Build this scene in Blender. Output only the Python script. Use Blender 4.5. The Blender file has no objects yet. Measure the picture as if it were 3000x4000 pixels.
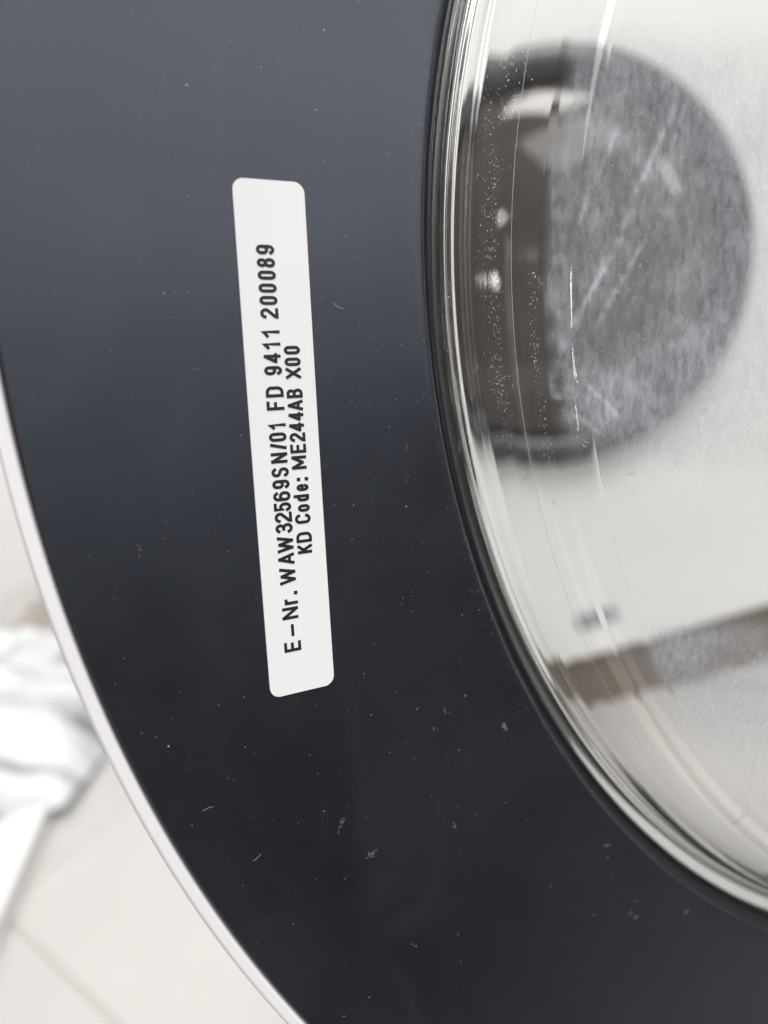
import bpy, math, random
import numpy as np
from mathutils import Matrix, Vector, noise as mnoise

# ---------------------------------------------------------------- scene, camera, light
S = bpy.context.scene
COL = S.collection
rnd = random.Random(7)
PI = math.pi

cam_d = bpy.data.cameras.new('camera')
cam_d.sensor_fit = 'VERTICAL'; cam_d.sensor_height = 24.0; cam_d.lens = 18.02
cam_d.clip_start = 0.01; cam_d.clip_end = 50
cam_d.dof.use_dof = True; cam_d.dof.focus_distance = 0.118
cam_d.dof.aperture_fstop = 6.5; cam_d.dof.aperture_blades = 0
cam = bpy.data.objects.new('camera', cam_d); COL.objects.link(cam)
cam.matrix_world = Matrix(((0.8605, 0.4521, -0.2346, -0.2031),
                           (-0.3273, 0.1378, -0.9348, -0.1150),
                           (-0.3903, 0.8812, 0.2666, 0.4766), (0, 0, 0, 1)))
S.camera = cam
S.cycles.max_bounces = 24; S.cycles.transmission_bounces = 20; S.cycles.glossy_bounces = 8; S.cycles.transparent_max_bounces = 16

W = bpy.data.worlds.new('World'); S.world = W; W.use_nodes = True
W.node_tree.nodes['Background'].inputs[0].default_value = (0.96, 0.98, 1.02, 1)
W.node_tree.nodes['Background'].inputs[1].default_value = 0.10
S.view_settings.view_transform = 'Standard'; S.view_settings.look = 'None'
S.view_settings.exposure = 0.0; S.view_settings.gamma = 1.0

def area(name, loc, target, sx, sy, power, col=(1, 0.975, 0.94)):
    d = bpy.data.lights.new(name, 'AREA'); d.shape = 'RECTANGLE'; d.size = sx; d.size_y = sy
    d.energy = power; d.color = col
    o = bpy.data.objects.new(name, d); COL.objects.link(o)
    o.location = loc
    o.rotation_euler = (Vector(target) - Vector(loc)).to_track_quat('-Z', 'Y').to_euler()
    return o
area('overhead_light', (-0.9, 2.1, 2.6), (-0.9, 2.1, 0), 3.0, 1.8, 70)
area('sheen_light', (0.15, -1.9, 1.70), (-0.15, 0.0, 0.45), 1.5, 0.8, 20, (1.0, 0.99, 0.98))  # unseen area light added for the sheen on the dark ring
area('overhead_light', (0.45, -0.9, 2.6), (-0.2, 0.1, 0.4), 1.3, 1.0, 78)  # second overhead light, unseen, added as soft fill for the sticker
# unseen lights added for blurred glints in the dark round door behind the glass
for lx, lz, lw, lh, lp in ((-1.34, 0.66, 0.12, 0.16, 2), (-1.25, 0.98, 0.09, 0.30, 5.5), (-1.72, 0.42, 0.05, 0.14, 2.8), (-1.02, 0.50, 0.04, 0.10, 1.2), (1.30, 0.75, 0.08, 0.50, 7)):
    area('glint_light', (lx, -1.9, lz), (0.0, 0.0, 0.45), lw, lh, lp)

# ---------------------------------------------------------------- materials
def mat(name, col, rough=0.5, metal=0.0, spec=0.5, noise=None, bump=None, coat=0.0):
    m = bpy.data.materials.new(name); m.use_nodes = True
    nt = m.node_tree; b = nt.nodes['Principled BSDF']
    b.inputs['Base Color'].default_value = (*col, 1); b.inputs['Roughness'].default_value = rough
    b.inputs['Metallic'].default_value = metal; b.inputs['Specular IOR Level'].default_value = spec
    b.inputs['Coat Weight'].default_value = coat
    if name == 'dark_plastic': b.inputs['Specular Tint'].default_value = (0.76, 0.83, 1.0, 1); b.inputs['IOR'].default_value = 1.6
    tc = nt.nodes.new('ShaderNodeTexCoord')
    if noise:
        sc, amt = noise
        n = nt.nodes.new('ShaderNodeTexNoise'); n.inputs['Scale'].default_value = sc; n.inputs['Detail'].default_value = 6
        nt.links.new(tc.outputs['Object'], n.inputs['Vector'])
        r = nt.nodes.new('ShaderNodeValToRGB')
        r.color_ramp.elements[0].position = 0.3; r.color_ramp.elements[1].position = 0.7
        r.color_ramp.elements[0].color = (*[c * (1 - amt) for c in col], 1)
        r.color_ramp.elements[1].color = (*[min(1, c * (1 + amt)) for c in col], 1)
        nt.links.new(n.outputs['Fac'], r.inputs[0]); nt.links.new(r.outputs[0], b.inputs['Base Color'])
    if bump:
        sc, st = bump
        n = nt.nodes.new('ShaderNodeTexNoise'); n.inputs['Scale'].default_value = sc; n.inputs['Detail'].default_value = 4
        nt.links.new(tc.outputs['Object'], n.inputs['Vector'])
        bp = nt.nodes.new('ShaderNodeBump'); bp.inputs['Strength'].default_value = st; bp.inputs['Distance'].default_value = 0.0005
        nt.links.new(n.outputs['Fac'], bp.inputs['Height']); nt.links.new(bp.outputs[0], b.inputs['Normal'])
    return m

def plastic_dark():
    m = mat('dark_plastic', (0.0035, 0.0042, 0.0065), 0.36, spec=1.0, bump=(9000, 0.12))
    nt = m.node_tree; b = nt.nodes['Principled BSDF']
    tc = nt.nodes.new('ShaderNodeTexCoord')
    n = nt.nodes.new('ShaderNodeTexNoise'); n.inputs['Scale'].default_value = 26; n.inputs['Detail'].default_value = 7; n.inputs['Distortion'].default_value = 0.8
    nt.links.new(tc.outputs['Object'], n.inputs['Vector'])
    mr = nt.nodes.new('ShaderNodeMapRange')
    mr.inputs['From Min'].default_value = 0.3; mr.inputs['From Max'].default_value = 0.7
    mr.inputs['To Min'].default_value = 0.30; mr.inputs['To Max'].default_value = 0.42
    nt.links.new(n.outputs['Fac'], mr.inputs['Value']); nt.links.new(mr.outputs[0], b.inputs['Roughness'])
    # greasy wipe marks: faint, broad patches of dull film
    n3 = nt.nodes.new('ShaderNodeTexNoise'); n3.inputs['Scale'].default_value = 55; n3.inputs['Detail'].default_value = 8; n3.inputs['Roughness'].default_value = 0.62; n3.inputs['Distortion'].default_value = 1.5
    mp = nt.nodes.new('ShaderNodeMapping'); mp.inputs['Rotation'].default_value = (0, 0, 0.9); mp.inputs['Scale'].default_value = (1.0, 0.4, 1.0)
    nt.links.new(tc.outputs['Object'], mp.inputs['Vector']); nt.links.new(mp.outputs[0], n3.inputs['Vector'])
    cr = nt.nodes.new('ShaderNodeValToRGB'); cr.color_ramp.elements[0].position = 0.52; cr.color_ramp.elements[1].position = 0.78
    cr.color_ramp.elements[0].color = (0.0035, 0.0042, 0.0065, 1); cr.color_ramp.elements[1].color = (0.0095, 0.0105, 0.014, 1)
    nt.links.new(n3.outputs['Fac'], cr.inputs[0]); nt.links.new(cr.outputs[0], b.inputs['Base Color'])
    return m

M_ring = plastic_dark()
M_lip = mat('dark_lip_plastic', (0.014, 0.014, 0.018), 0.25, bump=(3000, 0.1))
M_trim = mat('white_trim_plastic', (0.78, 0.76, 0.78), 0.25, bump=(6000, 0.05))
M_stick = mat('white_label_foil', (0.75, 0.75, 0.76), 0.45, spec=0.35, noise=(25, 0.02))
M_ink = mat('black_print', (0.012, 0.008, 0.010), 0.5)
M_white = mat('white_enamel', (0.88, 0.875, 0.865), 0.3, noise=(3, 0.01))
M_seal = mat('olive_seal_rubber', (0.055, 0.058, 0.050), 0.5, noise=(400, 0.25))
M_dark2 = mat('dark_grey_gloss', (0.060, 0.058, 0.060), 0.3)
M_floor = mat('pale_floor_tile', (0.53, 0.52, 0.51), 0.22, noise=(2.5, 0.04))
M_grout = mat('grout', (0.49, 0.47, 0.44), 0.8)
M_brown = mat('brown_leather', (0.38, 0.34, 0.31), 0.6, noise=(8, 0.2))
M_flap = mat('grey_recess', (0.33, 0.35, 0.38), 0.5)
M_dust = mat('dust', (0.42, 0.41, 0.45), 0.8)
M_lint = mat('lint', (0.34, 0.33, 0.34), 0.8)
M_grime = mat('grime', (0.15, 0.14, 0.165), 0.7)
M_scale = mat('limescale', (0.52, 0.53, 0.56), 0.7)
M_drop = mat('dried_droplet', (0.75, 0.73, 0.72), 0.25)
M_speck = mat('dark_speck', (0.22, 0.20, 0.20), 0.7)
M_panel = mat('smoked_panel', (0.070, 0.060, 0.053), 0.05, spec=0.45, noise=(6, 0.25))
M_floorm = None

D0 = math.radians
def glass_mat():
    m = bpy.data.materials.new('soiled_glass'); m.use_nodes = True
    nt = m.node_tree; nt.nodes.clear()
    out = nt.nodes.new('ShaderNodeOutputMaterial')
    g = nt.nodes.new('ShaderNodeBsdfPrincipled')
    g.inputs['Base Color'].default_value = (0.985, 0.99, 0.985, 1)
    g.inputs['Roughness'].default_value = 0.0; g.inputs['IOR'].default_value = 1.5
    g.inputs['Transmission Weight'].default_value = 1.0
    d = nt.nodes.new('ShaderNodeBsdfDiffuse'); d.inputs[0].default_value = (0.60, 0.63, 0.69, 1)
    t = nt.nodes.new('ShaderNodeBsdfTranslucent'); t.inputs[0].default_value = (0.60, 0.63, 0.69, 1)
    md = nt.nodes.new('ShaderNodeMixShader'); md.inputs[0].default_value = 0.5
    nt.links.new(d.outputs[0], md.inputs[1]); nt.links.new(t.outputs[0], md.inputs[2])
    mix = nt.nodes.new('ShaderNodeMixShader')
    at = nt.nodes.new('ShaderNodeAttribute'); at.attribute_name = 'scale_amount'
    tc = nt.nodes.new('ShaderNodeTexCoord')
    n1 = nt.nodes.new('ShaderNodeTexNoise'); n1.inputs['Scale'].default_value = 900; n1.inputs['Detail'].default_value = 7; n1.inputs['Roughness'].default_value = 0.65; n1.inputs['Distortion'].default_value = 0.25
    n2 = nt.nodes.new('ShaderNodeTexNoise'); n2.inputs['Scale'].default_value = 90; n2.inputs['Detail'].default_value = 5; n2.inputs['Distortion'].default_value = 0.3
    mp = nt.nodes.new('ShaderNodeMapping'); mp.inputs['Rotation'].default_value = (0, 0, D0(28)); mp.inputs['Scale'].default_value = (1.0, 0.38, 1.0)
    nt.links.new(tc.outputs['Object'], mp.inputs['Vector']); nt.links.new(mp.outputs[0], n1.inputs['Vector']); nt.links.new(tc.outputs['Object'], n2.inputs['Vector'])
    r1 = nt.nodes.new('ShaderNodeMapRange'); r1.inputs['From Min'].default_value = 0.38; r1.inputs['From Max'].default_value = 0.68
    r1.inputs['To Min'].default_value = 0.66; r1.inputs['To Max'].default_value = 1.35
    r2 = nt.nodes.new('ShaderNodeMapRange'); r2.inputs['From Min'].default_value = 0.35; r2.inputs['From Max'].default_value = 0.65
    r2.inputs['To Min'].default_value = 0.60; r2.inputs['To Max'].default_value = 1.30
    nt.links.new(n1.outputs['Fac'], r1.inputs['Value']); nt.links.new(n2.outputs['Fac'], r2.inputs['Value'])
    a = nt.nodes.new('ShaderNodeMath'); a.operation = 'MULTIPLY'
    b = nt.nodes.new('ShaderNodeMath'); b.operation = 'MULTIPLY'; b.use_clamp = True
    nt.links.new(r1.outputs[0], a.inputs[0]); nt.links.new(r2.outputs[0], a.inputs[1])
    nt.links.new(a.outputs[0], b.inputs[0]); nt.links.new(at.outputs['Fac'], b.inputs[1])
    nt.links.new(b.outputs[0], mix.inputs[0])
    nt.links.new(g.outputs[0], mix.inputs[1]); nt.links.new(md.outputs[0], mix.inputs[2])
    nt.links.new(mix.outputs[0], out.inputs[0])
    return m
M_glass = glass_mat()

def clear_glass(name, tint):
    m = bpy.data.materials.new(name); m.use_nodes = True
    b = m.node_tree.nodes['Principled BSDF']
    b.inputs['Base Color'].default_value = (*tint, 1); b.inputs['Roughness'].default_value = 0.0
    b.inputs['IOR'].default_value = 1.5; b.inputs['Transmission Weight'].default_value = 1.0
    return m

# ---------------------------------------------------------------- helpers
def link(name, me, m, parent=None, smooth=True):
    o = bpy.data.objects.new(name, me); COL.objects.link(o)
    if m is not None: me.materials.append(m)
    if smooth:
        me.polygons.foreach_set('use_smooth', [True] * len(me.polygons))
    if parent is not None: o.parent = parent
    return o

def mesh(name, vs, fs):
    me = bpy.data.meshes.new(name); me.from_pydata([tuple(v) for v in vs], [], fs); me.update(); return me

def tag(o, label=None, cat=None, group=None, kind=None):
    if label: o['label'] = label
    if cat: o['category'] = cat
    if group: o['group'] = group
    if kind: o['kind'] = kind
    return o

def empty(name, loc=(0, 0, 0)):
    o = bpy.data.objects.new(name, None); COL.objects.link(o); o.location = loc; o.empty_display_size = 0.05
    return o

def revolve(name, prof, seg, m, parent, closed=True, fn=None, sharp=None):
    """prof: list of (r, z); closed -> the profile is a loop. fn(r,z,th,i)->(x,y,z)"""
    vs = []; fs = []; k = len(prof)
    for j in range(seg):
        th = 2 * PI * j / seg
        for i, (r, z) in enumerate(prof):
            if fn: vs.append(fn(r, z, th, i))
            else: vs.append((r * math.cos(th), r * math.sin(th), z))
    for j in range(seg):
        j2 = (j + 1) % seg
        for i in range(k if closed else k - 1):
            i2 = (i + 1) % k
            fs.append((j * k + i, j2 * k + i, j2 * k + i2, j * k + i2))
    me = mesh(name, vs, fs)
    o = link(name, me, m, parent)
    md = o.modifiers.new('n', 'WEIGHTED_NORMAL') if False else None
    return o

def fix_normals(o):
    import bmesh
    bm = bmesh.new(); bm.from_mesh(o.data); bmesh.ops.recalc_face_normals(bm, faces=bm.faces); bm.to_mesh(o.data); bm.free()

def box(name, lo, hi, m, parent=None, bevel=0.0, mat4=None):
    import bmesh
    bm = bmesh.new(); bmesh.ops.create_cube(bm, size=1)
    for v in bm.verts:
        v.co = Vector([(lo[i] + hi[i]) / 2 + v.co[i] * (hi[i] - lo[i]) for i in range(3)])
    if bevel: bmesh.ops.bevel(bm, geom=bm.edges[:], offset=bevel, segments=3, affect='EDGES')
    if mat4 is not None: bm.transform(mat4)
    me = bpy.data.meshes.new(name); bm.to_mesh(me); bm.free()
    return link(name, me, m, parent, smooth=False)

def smoothstep(a, b, x):
    t = min(1, max(0, (x - a) / (b - a))); return t * t * (3 - 2 * t)

# ---------------------------------------------------------------- the setting: floor of separate tiles
floor = tag(box('floor', (-4, -0.2, -0.120), (4, 5, -0.064), M_grout), kind='structure')
fr = math.radians(26.5)
FM = Matrix.Translation((-0.573 - 0.446 * 0.15, 0.792 + 0.895 * 0.15, -0.060)) @ Matrix.Rotation(fr, 4, 'Z')
tile_me = None
for i in range(-5, 6):
    for j in range(-3, 7):
        if (FM @ Vector((i * 0.6 + .3, j * 0.6 + .3, 0))).y < 0.0: continue
        if tile_me is None:
            t = box('tile', (0.001, 0.001, -0.012), (0.599, 0.599, 0.0), M_floor, floor, 0.002)
            tile_me = t.data
        else:
            t = bpy.data.objects.new('tile', tile_me); COL.objects.link(t); t.parent = floor
        t.matrix_world = FM @ Matrix.Translation((i * 0.6, j * 0.6, rnd.uniform(-0.0004, 0.0004)))

# ---------------------------------------------------------------- washing machine door (local z faces the camera)
DOOR = empty('washing_machine_door', (0, 0, 0.415))
tag(DOOR, 'open washing machine door with dark plastic inner ring, white rim and dirty bulging glass', 'washing machine door')
DOOR.matrix_world = Matrix(((0.9002, 0.4354, 0, 0), (0, 0, -1, 0), (-0.4354, 0.9002, 0, 0.415), (0, 0, 0, 1)))

def ringz(r):
    t = max(0.0, (r - 0.167) / (0.2246 - 0.167))
    return 0.0086 * t ** 2
prof = [(0.190, -0.030), (0.186, -0.0125), (0.1640, -0.0112), (0.1622, -0.0106), (0.1612, -0.0066), (0.1613, -0.0048), (0.1620, -0.0036), (0.1632, -0.0030), (0.1636, -0.0024),
        (0.1637, -0.0010), (0.1640, -0.0004), (0.1643, -0.0001), (0.1648, 0.0)]
prof += [(r, ringz(r)) for r in list(np.linspace(0.166, 0.2241, 26)) + [0.2243, 0.2244, 0.22445]]
prof += [(0.22455, 0.0083), (0.2246, 0.0080), (0.2248, 0.0040), (0.2250, -0.030)]
ring = revolve('inner_ring', prof, 512, M_ring, DOOR); fix_normals(ring)
# a slim gasket lip lining the opening
def tor(name, R, z, r1, r2, m, seg=512, k=14):
    o = revolve(name, [(R + r1 * math.cos(2 * PI * i / k), z + r2 * math.sin(2 * PI * i / k)) for i in range(k)], seg, m, DOOR)
    fix_normals(o); return o
tor('gasket_lip', 0.1618, -0.0046, 0.0009, 0.0012, M_lip)

tp = [(0.2250, 0.0032), (0.2251, 0.0080), (0.2253, 0.0086), (0.2255, 0.0086), (0.2264, 0.0086), (0.2266, 0.0086), (0.2269, 0.0084), (0.2272, 0.0078), (0.2274, 0.0060),
      (0.2274, -0.020), (0.2270, -0.032), (0.2250, -0.032)]
trim = revolve('outer_rim', tp, 512, M_trim, DOOR); fix_normals(trim)

# glass bowl -----------------------------------------------------
# keyed rings: (radius, height, tilt along x, tilt along y, centre x, centre y)
def P_(R, z, a=0, b=0, cx=0, cy=0): return (R, z, a, b, cx, cy)
T2 = (0.0705, 0.0358, -0.0076, -0.0043)
# control rings of the outer wall, from the flange up to the crease
WALL = []
for i_, (rl, zl) in enumerate(((0.1557, -0.0012), (0.1545, 0.0030), (0.1531, 0.0063), (0.1518, 0.0087), (0.1505, 0.0105), (0.1491, 0.0119))):
    k_ = (i_ / 5) ** 1.3
    WALL.append((rl - 0.0078 * k_, zl + 0.152 * 0.060 * k_ + 0.010 * 0.030 * k_, 0.060 * k_, 0.030 * k_, -0.0070 * k_, -0.0040 * k_))
def wall(t):
    t = max(0.0, min(len(WALL) - 1.0001, t)); i = int(t); u = t - i
    p = [WALL[max(0, min(len(WALL) - 1, i + d))] for d in (-1, 0, 1, 2)]
    return tuple(0.5 * (2 * p[1][k] + (p[2][k] - p[0][k]) * u + (2 * p[0][k] - 5 * p[1][k] + 4 * p[2][k] - p[3][k]) * u * u
                 + (-p[0][k] + 3 * p[1][k] - 3 * p[2][k] + p[3][k]) * u ** 3) for k in range(6))
outer_keys = [P_(0.1655, -0.0060), P_(0.1620, -0.0060), P_(0.1600, -0.0060), P_(0.1590, -0.0060),
              P_(0.15875, -0.0059), P_(0.1586, -0.0056), P_(0.1584, -0.0055), P_(0.1582, -0.0056), P_(0.1581, -0.0059),
              P_(0.1577, -0.0060), P_(0.1574, -0.0059), P_(0.15725, -0.0056), P_(0.1570, -0.0055), P_(0.1568, -0.0056), P_(0.1567, -0.0058),
              P_(0.1565, -0.0056), P_(0.1562, -0.0047), P_(0.1560, -0.0030)]
WI = len(outer_keys)
outer_keys += [wall(t) for t in np.linspace(0, 4.2, 22)]
LI = WI + 11                                                        # the moulding line
e0 = outer_keys[-1]
CRR, CRZ = 0.1370, 0.0255
def face_h(r): return CRZ + 0.012 * (1 - (r / CRR) ** 2)
for k in range(1, 15):       # outer fillet of the crease
    u = k / 14; q = [e0[0] * (1 - u) ** 2 + 2 * u * (1 - u) * (e0[0] - 0.0034) + u * u * CRR, e0[1] * (1 - u) ** 2 + 2 * u * (1 - u) * (CRZ - 0.0011) + u * u * CRZ]
    outer_keys.append((q[0], q[1]) + tuple(e0[n] * (1 - u) + T2[n - 2] * u for n in (2, 3, 4, 5)))
FI = len(outer_keys) - 1
NF = 150
for r in np.linspace(CRR, 0.095, NF + 1)[1:]: outer_keys.append((float(r), face_h(r)) + T2)
for r in (0.08, 0.06, 0.04, 0.02): outer_keys.append((r, face_h(r)) + T2)
TH = 0.0009
inner_keys = []
src = outer_keys[WI:]
for i in range(len(src) - 1, -1, -1):       # the inside runs parallel to the outside
    q0 = src[max(0, i - 2)]; q1 = src[min(len(src) - 1, i + 2)]; q = src[i]
    tx, tz = q1[0] - q0[0], q1[1] - q0[1]; L = math.hypot(tx, tz)
    inner_keys.append((q[0] - tz / L * TH, q[1] + tx / L * TH) + tuple(q[2:]))
inner_keys += [P_(0.1551, -0.0036), P_(0.1553, -0.0056), P_(0.1557, -0.0070), P_(0.1563, -0.0076), P_(0.1655, -0.0076)]
NO = len(outer_keys)
def bowl_pt(R, z, a, b, cx, cy, th):
    x = cx + R * math.cos(th); y = cy + R * math.sin(th)
    return (x, y, z + a * x + b * y)

D_ = math.radians
RUNS = [
    ((-0.13317, 0.01036), (-0.13803, -0.00210), 0.00040, 0.45),
    ((-0.13184, 0.01045), (-0.13335, 0.00445), 0.00025, 0.30),
    ((-0.14120, 0.00651), (-0.14426, -0.00112), 0.00040, 0.55),
    ((-0.13823, 0.00668), (-0.13802, 0.00208), 0.00025, 0.35),
    ((-0.13830, -0.00401), (-0.13989, -0.00886), 0.00040, 0.50),
    ((-0.13989, -0.00886), (-0.14557, -0.02053), 0.00040, 0.55),
    ((-0.13592, -0.00772), (-0.14219, -0.02109), 0.00040, 0.45),
    ((-0.14115, -0.00895), (-0.14496, -0.02103), 0.00025, 0.30),
    ((-0.14520, -0.00037), (-0.14451, 0.00991), 0.00040, 0.40),
    ((-0.14267, -0.02918), (-0.13666, -0.03440), 0.00040, 0.40),
    ((-0.14694, -0.02853), (-0.14630, -0.02292), 0.00040, 0.40),
    ((-0.14414, -0.03379), (-0.13998, -0.03641), 0.00040, 0.40),
    ((-0.10473, -0.08994), (-0.10387, -0.10899), 0.00025, 0.30),
    ((-0.14590, -0.03154), (-0.14732, -0.02854), 0.00040, 0.40),
    ((-0.14395, 0.00245), (-0.14612, -0.00739), 0.00025, 0.30),
    ((-0.13420, -0.01043), (-0.13758, -0.01857), 0.00025, 0.25),
    ((-0.14979, 0.01693), (-0.14886, -0.00262), 0.00025, 0.35),
    ((-0.14886, -0.00262), (-0.14808, -0.01748), 0.00025, 0.30),
    ((-0.13997, -0.02910), (-0.13836, -0.03677), 0.00025, 0.30)
]
def run_amount(x, y):
    v = 0.0
    for (ax, ay), (bx, by), w, k in RUNS:
        dx, dy = bx - ax, by - ay; L = dx * dx + dy * dy
        t = ((x - ax) * dx + (y - ay) * dy) / L
        if -0.1 < t < 1.1:
            q = math.hypot(x - ax - dx * t, y - ay - dy * t) / w
            if q < 3: v += k * math.exp(-q * q) * (0.8 + 0.2 * math.sin(7 + t * L ** .5 * 3000)) * min(1, (t + .1) * 6, (1.1 - t) * 6)
    return v
def dirt(x, y, i, th):
    """limescale on the outer surface (0..1)"""
    if i < WI or i >= NO: return 0.0
    r = math.hypot(x - T2[2], y - T2[3])
    zone = smoothstep(-0.044, -0.034, y) * (1 - smoothstep(0.014, 0.022, y))
    wob = 0.0014 * mnoise.noise(Vector((x * 420, y * 420, 1))) + 0.0022 * mnoise.noise(Vector((x * 140, y * 140, 5)))
    soft = 1 - smoothstep(0.1360, 0.1442, r + wob)
    if i < FI - 13: return 0.012 + 0.02 * zone
    edge = math.exp(-((r + 0.5 * wob - 0.1402) / 0.0008) ** 2)
    near = smoothstep(0.110, 0.140, r)
    v = zone * (0.44 + 0.07 * near) * soft + edge * 0.30 * zone
    low = (1 - smoothstep(-0.071, -0.065, y)) * smoothstep(-0.098, -0.080, y)
    v += 0.40 * low * smoothstep(0.112, 0.122, r) * (1 - 0.8 * smoothstep(0.136, 0.139, r))
    return v + 0.015 + run_amount(x, y)

THS = [D_(a) for a in list(np.arange(0, 165, 1.0)) + list(np.arange(165, 235, 0.12)) + list(np.arange(235, 360, 1.0))]
SEG = len(THS)
allk = outer_keys + inner_keys
K = len(allk); vs = []; am = []
for j in range(SEG):
    th = THS[j]
    for i, kk in enumerate(allk):
        p = bowl_pt(*kk, th); vs.append(p); am.append(dirt(p[0], p[1], i, th))
fs = []
for j in range(SEG):
    j2 = (j + 1) % SEG
    for i in range(K):
        i2 = (i + 1) % K
        if i == NO - 1: continue          # centre caps instead
        fs.append((j * K + i, j2 * K + i, j2 * K + i2, j * K + i2))
co = len(vs); cz = face_h(0) + T2[0] * T2[2] + T2[1] * T2[3]; vs.append((T2[2], T2[3], cz)); vs.append((T2[2], T2[3], cz - TH)); am += [0.06, 0]
for j in range(SEG):
    j2 = (j + 1) % SEG
    fs.append((j * K + NO - 1, j2 * K + NO - 1, co)); fs.append((j2 * K + NO, j * K + NO, co + 1))
bowl = link('glass_bowl', mesh('glass_bowl', vs, fs), M_glass, DOOR)
att = bowl.data.attributes.new('scale_amount', 'FLOAT', 'POINT'); att.data.foreach_set('value', am)
fix_normals(bowl)
# seal line clamped behind the flange of the glass
seal = revolve('glass_seal', [(0.1573, -0.0079), (0.1581, -0.0079), (0.1581, -0.0150), (0.1573, -0.0150)], 512, M_seal, DOOR); fix_normals(seal)

# sticker ---------------------------------------------------------
SX, SY, SA = -0.1857, -0.0396, 0.0711
HL, HW, CR = 0.0379, 0.00525, 0.0016
def rrect(hw, hl, cr, n=8):
    pts = []
    for cx, cy, a0 in ((hw - cr, hl - cr, 0), (-hw + cr, hl - cr, 90), (-hw + cr, -hl + cr, 180), (hw - cr, -hl + cr, 270)):
        for k in range(n + 1):
            a = math.radians(a0 + 90 * k / n); pts.append((cx + cr * math.cos(a), cy + cr * math.sin(a)))
    return pts
pts = rrect(HW, HL, CR); n = len(pts)
pin = rrect(HW - 0.00012, HL - 0.00012, CR)
vs = [(x, y, 0.00006) for x, y in pts] + [(x, y, 0.00016) for x, y in pts] + [(x, y, 0.00022) for x, y in pin]
fs = [tuple(range(2 * n, 3 * n)), tuple(range(n - 1, -1, -1))]
for i in range(n):
    q = (i + 1) % n; fs.append((i, q, n + q, n + i)); fs.append((n + i, n + q, 2 * n + q, 2 * n + i))
def on_sticker(v):
    x = SX + v[0] * math.cos(SA) - v[1] * math.sin(SA); y = SY + v[0] * math.sin(SA) + v[1] * math.cos(SA)
    return (v[0], v[1], v[2] + ringz(math.hypot(x, y)))
def grid_sticker():
    vs = []; fs = []
    ends = [CR * (1 - math.cos(PI / 2 * k / 10)) for k in range(11)]
    ys = [-HL + v for v in ends] + [float(v) for v in np.linspace(-HL + CR, HL - CR, 70)][1:-1] + [HL - v for v in ends[::-1]]
    ny = len(ys) - 1
    for j in range(ny + 1):
        y = ys[j]; dd = HL - abs(y)
        w = HW - (CR - math.sqrt(max(0, CR * CR - (CR - dd) ** 2)) if dd < CR else 0)
        for k in range(9): vs.append((-w + 2 * w * k / 8, y, 0.00020))
        vs.append((-w - .00003, y, 0.0)); vs.append((w + .00003, y, 0.0))
    for j in range(ny):
        a = j * 11; b = a + 11
        for k in range(8): fs.append((a + k, a + k + 1, b + k + 1, b + k))
        fs.append((a + 9, a, b, b + 9)); fs.append((a + 8, a + 10, b + 10, b + 8))
    return vs, fs
vs, fs = grid_sticker()
vs = [on_sticker(v) for v in vs]
stk = link('sticker', mesh('sticker', vs, fs), M_stick, DOOR, smooth=False)
stk['label'] = 'white rounded sticker with two lines of black print'
stk.location = (SX, SY, 0); stk.rotation_euler = (0, 0, SA)

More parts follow.
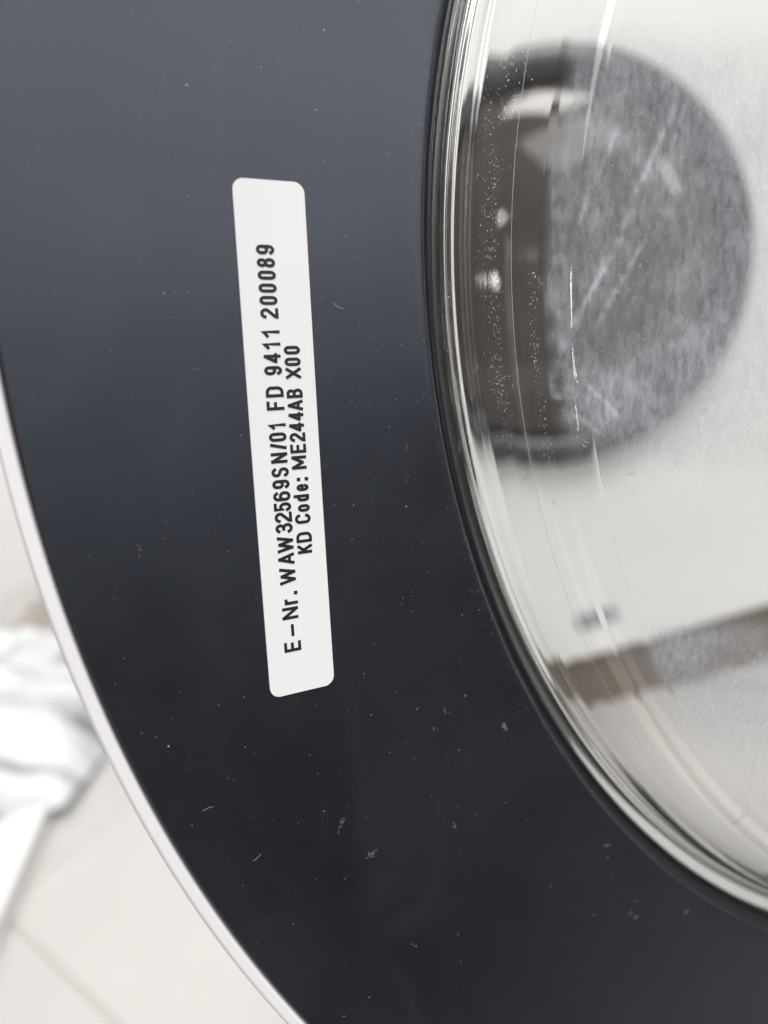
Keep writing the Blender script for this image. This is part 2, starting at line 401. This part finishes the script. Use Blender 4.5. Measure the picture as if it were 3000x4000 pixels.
# lettering: stroked glyphs, centre lines in a unit box (x right, y up)
def arc(cx, cy, rx, ry, a0, a1, n=10):
    return [(cx + rx * math.cos(math.radians(a0 + (a1 - a0) * k / n)), cy + ry * math.sin(math.radians(a0 + (a1 - a0) * k / n))) for k in range(n + 1)]
def stadium(x0, y0, x1, y1, ry):
    cx = (x0 + x1) / 2; rx = (x1 - x0) / 2
    return arc(cx, y1 - ry, rx, ry, 0, 180, 14) + arc(cx, y0 + ry, rx, ry, 180, 360, 14)
G = {
 'E': [([(1, 1), (0, 1), (0, 0), (1, 0)], 0), ([(0, .52), (.88, .52)], 0)],
 'F': [([(1, 1), (0, 1), (0, 0)], 0), ([(0, .5), (.85, .5)], 0)],
 '-': [([(0, .42), (1, .42)], 0)],
 'N': [([(0, 0), (0, 1), (1, 0), (1, 1)], 0)],
 'M': [([(0, 0), (0, 1), (.5, .22), (1, 1), (1, 0)], 0)],
 'r': [([(0, 0), (0, .74)], 0), ([(0, .50), (.15, .64), (.45, .72), (1, .74)], 0)],
 'W': [([(0, 1), (.23, 0), (.5, .92), (.77, 0), (1, 1)], 0)],
 'A': [([(0, 0), (.5, 1), (1, 0)], 0), ([(.17, .28), (.83, .28)], 0)],
 '/': [([(0, 0), (1, 1)], 0)],
 '0': [(stadium(0, 0, 1, 1, .26), 1)],
 '1': [([(0, .74), (.55, .84), (1, 1), (1, 0)], 0)],
 '2': [(arc(.5, .73, .5, .27, 165, -25, 14) + [(.05, .12), (0, 0), (1, 0)], 0)],
 '3': [(arc(.47, .765, .45, .235, 155, -90, 12)[:-1] + [(.36, .53)], 0), ([(.36, .53)] + arc(.47, .265, .53, .265, 85, -160, 14), 0)],
 '4': [([(.72, 0), (.72, 1), (0, .27), (1, .27)], 0)],
 '5': [([(.95, 1), (.12, 1), (.05, .50)] + arc(.48, .32, .52, .32, 125, -155, 16), 0)],
 '6': [(stadium(0, 0, 1, .60, .25), 1), ([(0, .34), (0, .74)] + arc(.5, .74, .5, .26, 180, 25, 10), 0)],
 '9': [(stadium(0, .40, 1, 1, .25), 1), ([(1, .66), (1, .26)] + arc(.5, .26, .5, .26, 0, -155, 10), 0)],
 '8': [(stadium(.05, .54, .95, 1, .225), 1), (stadium(0, 0, 1, .54, .26), 1)],
 'S': [(arc(.5, .76, .48, .24, 25, 230, 12) + arc(.5, .26, .5, .26, 55, -155, 14), 0)],
 'D': [([(0, 0), (0, 1), (.45, 1)] + arc(.45, .70, .55, .30, 90, 0, 7) + arc(.45, .30, .55, .30, 0, -90, 7), 1)],
 'B': [([(0, 0), (0, 1), (.5, 1)] + arc(.5, .765, .42, .235, 90, -90, 10) + [(.05, .53)], 0), ([(.05, .53), (.5, .53)] + arc(.5, .265, .5, .265, 90, -90, 10) + [(0, 0)], 0)],
 'K': [([(0, 0), (0, 1)], 0), ([(1, 1), (.03, .40)], 0), ([(.36, .60), (1, 0)], 0)],
 'X': [([(0, 0), (1, 1)], 0), ([(0, 1), (1, 0)], 0)],
 'C': [(arc(.5, .73, .5, .27, 15, 180, 12) + arc(.5, .27, .5, .27, 180, 345, 12), 0)],
 'o': [(stadium(0, 0, 1, .72, .26), 1)],
 'd': [(stadium(0, 0, 1, .72, .26), 1), ([(1, 0), (1, 1)], 0)],
 'e': [([(0.02, .38), (1, .38)] + arc(.5, .44, .5, .28, 0, 180, 12) + arc(.5, .28, .5, .28, 180, 330, 10), 0)],
}
zi = [0]
def ribbon(pl, closed, wd, vs, fs, z, cap=.48):
    if not closed:
        pl = [Vector(q) for q in pl]
        pl[0] = pl[0] + (pl[0] - pl[1]).normalized() * wd * cap; pl[-1] = pl[-1] + (pl[-1] - pl[-2]).normalized() * wd * cap
    n = len(pl); L = []; Rr = []
    for i in range(n):
        p = Vector(pl[i])
        a = Vector(pl[i - 1]) if (i > 0 or closed) else None
        b = Vector(pl[(i + 1) % n]) if (i < n - 1 or closed) else None
        d1 = (p - a).normalized() if a is not None and (p - a).length > 1e-9 else None
        d2 = (b - p).normalized() if b is not None and (b - p).length > 1e-9 else None
        if d1 is None: d1 = d2
        if d2 is None: d2 = d1
        n1 = Vector((-d1.y, d1.x)); n2 = Vector((-d2.y, d2.x)); m = (n1 + n2)
        m = m.normalized() if m.length > 1e-6 else n1
        s = wd / 2 / max(0.60, m.dot(n1))
        L.append(p + m * s); Rr.append(p - m * s)
    base = len(vs)
    for i in range(n): vs.append((L[i].x, L[i].y, z)); vs.append((Rr[i].x, Rr[i].y, z))
    for i in range(n if closed else n - 1):
        q = (i + 1) % n; fs.append((base + 2 * i, base + 2 * i + 1, base + 2 * q + 1, base + 2 * q))
def text_line(name, chars, w0, h, sw):
    vs = []; fs = []
    z = 0.00025
    for ch, t0, t1 in chars:
        t0 *= 1e-3; t1 *= 1e-3
        def mp(x, y):       # text x -> sticker +y, text up -> sticker -x
            return (w0 - (sw / 2 + y * (h - sw)), t0 + sw / 2 + x * (t1 - t0 - sw))
        if ch in '.:':
            for yb in ((0,) if ch == '.' else (0, .50)):
                c = (t0 + t1) / 2; hh = sw * .58; yy = w0 - yb * h - hh
                ribbon([(yy - hh * .1, c), (yy + hh * .1, c)], 0, hh * 2, vs, fs, z)
            continue
        for k, (pl, cl) in enumerate(G[ch]):
            if ch in 'NMWA/KX4':
                for q in range(len(pl) - 1):
                    ribbon([mp(*pl[q]), mp(*pl[q + 1])], 0, sw, vs, fs, z + 2e-6 * (3 * k + q), 0.30)
            else:
                ribbon([mp(*q) for q in pl], cl, sw, vs, fs, z + 2e-6 * k)
    o = link(name, mesh(name, [on_sticker(v) for v in vs], fs), M_ink, stk, smooth=False)
    return o
L1 = [('E', -31.27, -29.72), ('-', -28.88, -26.99), ('N', -26.18, -24.31), ('r', -23.92, -23.01), ('.', -22.39, -21.98), ('W', -20.76, -18.14), ('A', -17.72, -15.92), ('W', -15.81, -13.32), ('3', -12.81, -11.33), ('2', -11.22, -9.65), ('5', -9.54, -8.17), ('6', -7.96, -6.5), ('9', -6.1, -4.75), ('S', -4.35, -2.9), ('N', -2.26, -0.68), ('/', -0.25, 0.72), ('0', 0.96, 2.29), ('1', 2.77, 3.63), ('F', 5.57, 6.91), ('D', 7.46, 9.06), ('9', 10.68, 12.0), ('4', 12.36, 13.95), ('1', 14.39, 15.36), ('1', 16.06, 17.11), ('2', 18.77, 20.24), ('0', 20.68, 21.97), ('0', 22.4, 23.69), ('0', 24.21, 25.49), ('8', 25.91, 27.23), ('9', 27.7, 29.05)]
L2 = [('K', -16.36, -14.95), ('D', -14.64, -13.04), ('C', -11.73, -10.24), ('o', -9.93, -8.78), ('d', -8.34, -7.26), ('e', -6.76, -5.68), (':', -5.14, -4.75), ('M', -3.42, -1.38), ('E', -0.98, 0.37), ('2', 0.72, 2.07), ('4', 2.21, 3.67), ('4', 3.82, 5.22), ('A', 5.32, 6.95), ('B', 7.22, 8.61), ('X', 10.02, 11.72), ('0', 11.91, 13.15), ('0', 13.6, 14.84)]
text_line('printed_line', L1, 0.00020, 0.00272, 0.00047)
text_line('printed_line', L2, 0.00314, 0.00250, 0.00046)

# ---------------------------------------------------------------- dust, lint, grime (uncountable stuff on the door)
OCT = [(1, 0, 0), (0, 1, 0), (-1, 0, 0), (0, -1, 0), (0, 0, 1), (0, 0, -1)]
OF = [(0, 1, 4), (1, 2, 4), (2, 3, 4), (3, 0, 4), (1, 0, 5), (2, 1, 5), (3, 2, 5), (0, 3, 5)]
def add_blob(vs, fs, c, rx, ry, rz, ang, tilt=None):
    b = len(vs); ca, sa = math.cos(ang), math.sin(ang)
    for x, y, z in OCT:
        k = rnd.uniform(.7, 1.25)
        X, Y, Z = x * rx * k, y * ry * k, z * rz
        v = Vector((X * ca - Y * sa, X * sa + Y * ca, Z))
        if tilt is not None: v = tilt @ v
        vs.append((c[0] + v.x, c[1] + v.y, c[2] + v.z))
    for f in OF: fs.append(tuple(b + i for i in f))
def add_fibre(vs, fs, c, ln, rad, ang, curl, tilt=None, n=7):
    b = len(vs); x = y = 0.0; a = ang; pts = []
    for k in range(n):
        pts.append((x, y, rad + 0.00006 * math.sin(k * 1.3))); x += ln / n * math.cos(a); y += ln / n * math.sin(a); a += curl / n
    for k, (px, py, pz) in enumerate(pts):
        q = pts[min(k + 1, n - 1)]; p0 = pts[max(k - 1, 0)]; d = Vector((q[0] - p0[0], q[1] - p0[1])).normalized(); nx, ny = -d.y, d.x
        for (s, h) in ((1, 0), (-.5, .87), (-.5, -.87)):
            v = Vector((px + nx * rad * s, py + ny * rad * s, pz + rad * h))
            if tilt is not None: v = tilt @ v
            vs.append((c[0] + v.x, c[1] + v.y, c[2] + v.z))
        if k:
            for s in range(3):
                s2 = (s + 1) % 3; fs.append((b + 3 * (k - 1) + s, b + 3 * k + s, b + 3 * k + s2, b + 3 * (k - 1) + s2))
def on_ring(th, r): return (r * math.cos(th), r * math.sin(th), ringz(r))

vs = []; fs = []
for k in range(2600):
    th = rnd.uniform(math.radians(150), math.radians(262)); r = rnd.uniform(0.1645, 0.2235)
    s = 0.00003 + 0.00006 * rnd.random() ** 3
    if rnd.random() < .05: s *= 1.9
    if rnd.random() < smoothstep(.1, .6, 1 - abs(th - math.radians(178)) / 0.75) + 0.35:
        add_blob(vs, fs, on_ring(th, r), s, s * rnd.uniform(.6, 1.6), s * .5, rnd.uniform(0, 6.28))
for k in range(260):        # dust gathered against the glass lip
    th = rnd.uniform(math.radians(168), math.radians(215)); r = 0.1640 + abs(rnd.gauss(0, .0012)); s = rnd.uniform(.00002, .00007)
    add_blob(vs, fs, on_ring(th, r), s, s, s * .6, 0)
tag(link('dust_specks', mesh('dust_specks', vs, fs), M_dust, DOOR, smooth=False), kind='stuff')
vs = []; fs = []
for k in range(20):
    th = rnd.uniform(math.radians(160), math.radians(235)); r = rnd.uniform(0.166, 0.222)
    add_fibre(vs, fs, on_ring(th, r), rnd.uniform(.0005, .0022), rnd.uniform(.000018, .00004), rnd.uniform(0, 6.28), rnd.uniform(-3, 3))
tag(link('lint_fibres', mesh('lint_fibres', vs, fs), M_lint, DOOR, smooth=False), kind='stuff')
# larger dried marks, one small cluster each
vs = []; fs = []
def smear(x, y, ln, wd, ang, n, s):
    for k in range(n):
        u = rnd.gauss(0, ln / 2.2); w = rnd.gauss(0, wd / 2.2)
        px = x + u * math.cos(ang) - w * math.sin(ang); py = y + u * math.sin(ang) + w * math.cos(ang)
        q = s * rnd.uniform(.4, 1.3)
        add_blob(vs, fs, (px, py, ringz(math.hypot(px, py))), q * rnd.uniform(1, 2.2), q, q * .15, ang + rnd.gauss(0, .4))
for a in [(-0.1766, -0.10004, .0022, .0005, 1.2, 34, .00010), (-0.17138, -0.10666, .0009, .0006, .2, 30, .00012), (-0.15549, -0.10532, .0007, .0003, -1.2, 12, .00012),
          (-0.14585, -0.0887, .0009, .0004, -1.1, 22, .00013), (-0.15971, -0.0874, .0006, .0002, .8, 10, .00010), (-0.1562, -0.0945, .0022, .0020, -1, 34, .00005),
          (-0.1149, -0.12876, .0003, .0002, 0, 6, .0001), (-0.11462, -0.13212, .0005, .0004, 0, 14, .00013), (-0.13658, -0.10539, .0016, .0003, -.6, 14, .00005),
          (-0.20605, -0.0291, .0016, .0012, .3, 22, .00005), (-0.20662, -0.00677, .0014, .0012, .3, 14, .00005), (-0.218, -0.00282, .0009, .0002, .3, 12, .00009),
          (-0.1637 - .002, -0.0445, .0020, .0005, 1.7, 40, .00006), (-0.1644 - .0015, -0.0393, .0018, .0005, 1.75, 40, .00005), (-0.20688, -0.05356, .0014, .0004, -1.1, 26, .00006)]:
    smear(*a)
tag(link('dried_marks', mesh('dried_marks', vs, fs), M_grime, DOOR, smooth=False), kind='stuff')

# grit, droplets, limescale and lint sitting on the glass
def key_at(t):
    i = int(t); u = t - i; A, B = outer_keys[i], outer_keys[min(i + 1, NO - 1)]
    return tuple(A[k] * (1 - u) + B[k] * u for k in range(6))
def glass_pt(t, th):
    return Vector(bowl_pt(*key_at(t), th))
def glass_frame(t, th):
    p = glass_pt(t, th); e1 = (glass_pt(t, th + .002) - p).normalized(); e2 = (glass_pt(t + .05, th) - p).normalized()
    nn = e1.cross(e2).normalized()
    if nn.z < 0 and t > FI - 3 or (t <= FI - 3 and nn.dot(Vector((math.cos(th), math.sin(th), 0.3))) < 0): nn = -nn
    e2 = nn.cross(e1)
    return p, Matrix((e1, e2, nn)).transposed()
D = math.radians
vs = []; fs = []
def band(n, th0, th1, tfun, spread, s0, s1):
    for k in range(n):
        th = D(rnd.uniform(th0, th1)); t = tfun(math.degrees(th)) + rnd.gauss(0, spread)
        p, F = glass_frame(max(16.2, min(NO - 2, t)), th); s = s0 + (s1 - s0) * rnd.random() ** 2.5
        add_blob(vs, fs, p, s * rnd.uniform(1, 1.9), s, s * .6, 0, F)
band(380, 178, 192, lambda d: WI + 5.5, 1.3, .00003, .00010)
band(170, 190, 197.5, lambda d: WI + 5.5, 1.2, .00003, .00009)
band(90, 174, 181, lambda d: WI + 4, 2.0, .00003, .00008)
band(330, 184, 206, lambda d: WI + 18 + rnd.uniform(-1, 1), .9, .00003, .00009)
band(120, 188, 199, lambda d: FI - 6, 2.5, .00003, .00008)
band(140, 171, 176, lambda d: WI + 7, 3, .00003, .00011)
tag(link('grit_on_glass', mesh('grit_on_glass', vs, fs), M_drop, DOOR, smooth=False), kind='stuff')
vs = []; fs = []
def face_t(r): return FI + (CRR - r) / (CRR - 0.095) * NF
for k in range(3800):       # fine scale flecks on the sloping front of the glass
    th = D(rnd.uniform(168, 232)); r = 0.098 + 0.039 * rnd.random() ** .7
    p, F = glass_frame(min(NO - 2, max(FI, face_t(r))), th)
    w = smoothstep(-.046, -.034, p.y) * (1 - smoothstep(.014, .022, p.y)); lowc = (1 - smoothstep(-0.071, -0.065, p.y)) * smoothstep(-.098, -.080, p.y)
    if rnd.random() > max(w * (0.30 + .4 * smoothstep(.12, .14, r)), lowc * .8, .13): continue
    s = rnd.uniform(.00003, .00007) * (1.2 if lowc > .4 else 1)
    add_blob(vs, fs, p, s, s * rnd.uniform(1.2, 2.6), s * .35, rnd.gauss(.15, .35), F)
tag(link('limescale_flecks', mesh('limescale_flecks', vs, fs), M_scale, DOOR, smooth=False), kind='stuff')
vs = []; fs = []
for k in range(420):
    th = D(rnd.uniform(176, 230)); r = rnd.uniform(.10, .137); p, F = glass_frame(face_t(r), th); s = rnd.uniform(.00002, .00006)
    add_blob(vs, fs, p, s, s * 1.6, s * .3, rnd.gauss(.15, .4), F)
tag(link('dark_specks', mesh('dark_specks', vs, fs), M_speck, DOOR, smooth=False), kind='stuff')
vs = []; fs = []
for k in range(44):
    th = D(rnd.uniform(172, 200)); t = rnd.choice([rnd.uniform(WI, FI), rnd.uniform(FI, FI + 70), rnd.uniform(FI - 1, FI + 15)])
    p, F = glass_frame(t, th)
    add_fibre(vs, fs, p, rnd.uniform(.0005, .0020), rnd.uniform(.00002, .000045), rnd.uniform(0, 6.28), rnd.uniform(-4, 4), F)
for th, t in ((181.5, FI + 1), (187, FI + .5), (193.3, FI + 2), (194, FI + 8), (195.5, FI + 14), (196.5, WI + 10), (196.8, WI + 7)):
    p, F = glass_frame(t, D(th)); add_fibre(vs, fs, p, .0022, .00004, rnd.uniform(0, 6), rnd.uniform(-3, 3), F)
tag(link('lint_on_glass', mesh('lint_on_glass', vs, fs), M_lint, DOOR, smooth=False), kind='stuff')
vs = []; fs = []
for k in range(900):
    th = D(168 + 56 * k / 900); p, F = glass_frame(LI + rnd.gauss(0, .05), th)
    add_blob(vs, fs, p, .00014, .000055 * rnd.uniform(.5, 1.2), .00003, 0, F)
tag(link('moulding_line', mesh('moulding_line', vs, fs), M_scale, DOOR, smooth=False))

# ---------------------------------------------------------------- neighbouring washing machine seen through the glass
NC = Vector((0.1991, 0.5512, 0.4248)); e = Vector((0.8854, -0.4647, 0)); n_ = Vector((-0.4646, -0.8855, 0))
NM = empty('washing_machine'); tag(NM, 'white washing machine with a dark round door standing behind the glass bowl', 'washing machine')
NM.matrix_world = Matrix(((e.x, -n_.x, 0, NC.x), (e.y, -n_.y, 0, NC.y), (0, 0, 1, 0), (0, 0, 0, 1)))
CZ = 0.4248
box('body', (-0.34, 0.0, 0.0092), (0.34, 0.56, 0.86), M_white, NM, 0.006)
for sx in (-.28, .28):
    for sy in (.06, .5):
        f = box('foot', (sx - .02, sy - .02, -0.059), (sx + .02, sy + .02, 0.012), M_dark2, NM, 0.002)
def rev_front(name, prof, seg, m, parent, closed=True):
    o = revolve(name, prof, seg, m, None, closed, fn=lambda r, z, th, i: (r * math.cos(th), -z, r * math.sin(th) + CZ))
    o.parent = parent; fix_normals(o); return o
nd = rev_front('door_ring', [(0.160, 0.0), (0.190, 0.0), (0.190, 0.010), (0.188, 0.015), (0.183, 0.018), (0.175, 0.019), (0.166, 0.017), (0.160, 0.012)], 128, M_dark2, NM)
dome = [(0.1599, 0.002)] + [(0.1599 * math.cos(a), 0.004 + 0.0376 * math.sin(a)) for a in np.linspace(0.0, PI / 2 - .02, 18)]
pn = rev_front('door_glass', [(r, z) for r, z in dome] + [(0.0001, 0.002)], 128, M_panel, NM)
M_base_shade = mat('brown_base_shade', (0.20, 0.165, 0.14), 0.5)
box('base_shade', (-0.335, 0.012, -0.0595), (0.335, 0.54, 0.0085), M_base_shade, NM)  # added brown box standing in for the shade below the machine
box('filter_flap', (-0.094, -0.002, 0.047), (-0.058, 0.004, 0.068), M_flap, NM, 0.002)

# ---------------------------------------------------------------- blurred things left of the door
wall = tag(box('wall', (-3.2, 3.30, -0.09), (3.0, 3.42, 2.7), M_white), kind='structure')
wm = empty('storage_box', (-0.616, 0.908, 0))
tag(wm, 'low glossy white box on the pale floor at the left edge', 'box')
wm.rotation_euler = (0, 0, math.radians(-10.2))
box('body', (-0.42, -0.12, -0.059), (-0.003, 0.335, -0.043), M_white, wm, 0.003)
box('lid', (-0.424, -0.124, -0.042), (0.002, 0.339, -0.034), M_white, wm, 0.003)

# heap of folded grey-striped cloth
def cloth():
    vs = []; fs = []; nx, ny = 60, 60
    for j in range(ny + 1):
        for i in range(nx + 1):
            u, v = i / nx, j / ny
            prof = math.sin(PI * min(1, max(0, u))) ** .5 * math.sin(PI * v) ** .4
            z = 0.01 + 0.19 * prof + 0.018 * prof * math.sin(26 * (v + .35 * u * u) ) + 0.006 * math.sin(40 * u + 9 * v)
            vs.append((u * .62 - .31, v * .62 - .31, max(0.002, z)))
    for j in range(ny):
        for i in range(nx):
            a = j * (nx + 1) + i; fs.append((a, a + 1, a + nx + 2, a + nx + 1))
    return mesh('striped_cloth', vs, fs)
def stripe_mat():
    m = mat('grey_striped_cloth', (0.8, 0.8, 0.8), 0.8); nt = m.node_tree; b = nt.nodes['Principled BSDF']
    tc = nt.nodes.new('ShaderNodeTexCoord'); mp = nt.nodes.new('ShaderNodeMapping'); mp.inputs['Scale'].default_value = (1.6, 11.0, 2.0)
    w = nt.nodes.new('ShaderNodeTexNoise'); w.inputs['Scale'].default_value = 1.3; w.inputs['Detail'].default_value = 3; w.inputs['Distortion'].default_value = 0.9
    r = nt.nodes.new('ShaderNodeValToRGB')
    r.color_ramp.elements[0].position = .38; r.color_ramp.elements[1].position = .56
    r.color_ramp.elements[0].color = (0.22, 0.235, 0.25, 1); r.color_ramp.elements[1].color = (0.74, 0.76, 0.78, 1)
    nt.links.new(tc.outputs['Object'], mp.inputs['Vector']); nt.links.new(mp.outputs[0], w.inputs['Vector']); nt.links.new(w.outputs['Fac'], r.inputs[0]); nt.links.new(r.outputs[0], b.inputs['Base Color'])
    return m
cl = link('folded_cloth', cloth(), stripe_mat()); cl.location = (-0.70, 1.50, -0.059); cl.rotation_euler = (0, 0, -.45)
tag(cl, 'crumpled pale cloth with soft grey folds lying behind the white rim', 'cloth')
def blobm(name, rx, ry, rz, m):
    import bmesh
    bm = bmesh.new(); bmesh.ops.create_icosphere(bm, subdivisions=4, radius=1)
    for v in bm.verts:
        c = v.co; k = 1 + .12 * math.sin(3 * c.x + 1) * math.cos(4 * c.y)
        v.co = Vector((c.x * rx * k, c.y * ry * k, (max(-.6, c.z) + .6) * rz * k))
    me = bpy.data.meshes.new(name); bm.to_mesh(me); bm.free(); return link(name, me, m)
bag = blobm('bag', .13, .10, .09, M_brown); bag.location = (-0.61, 2.00, -0.055)
tag(bag, 'small brown soft bag just visible beyond the white rim', 'bag')
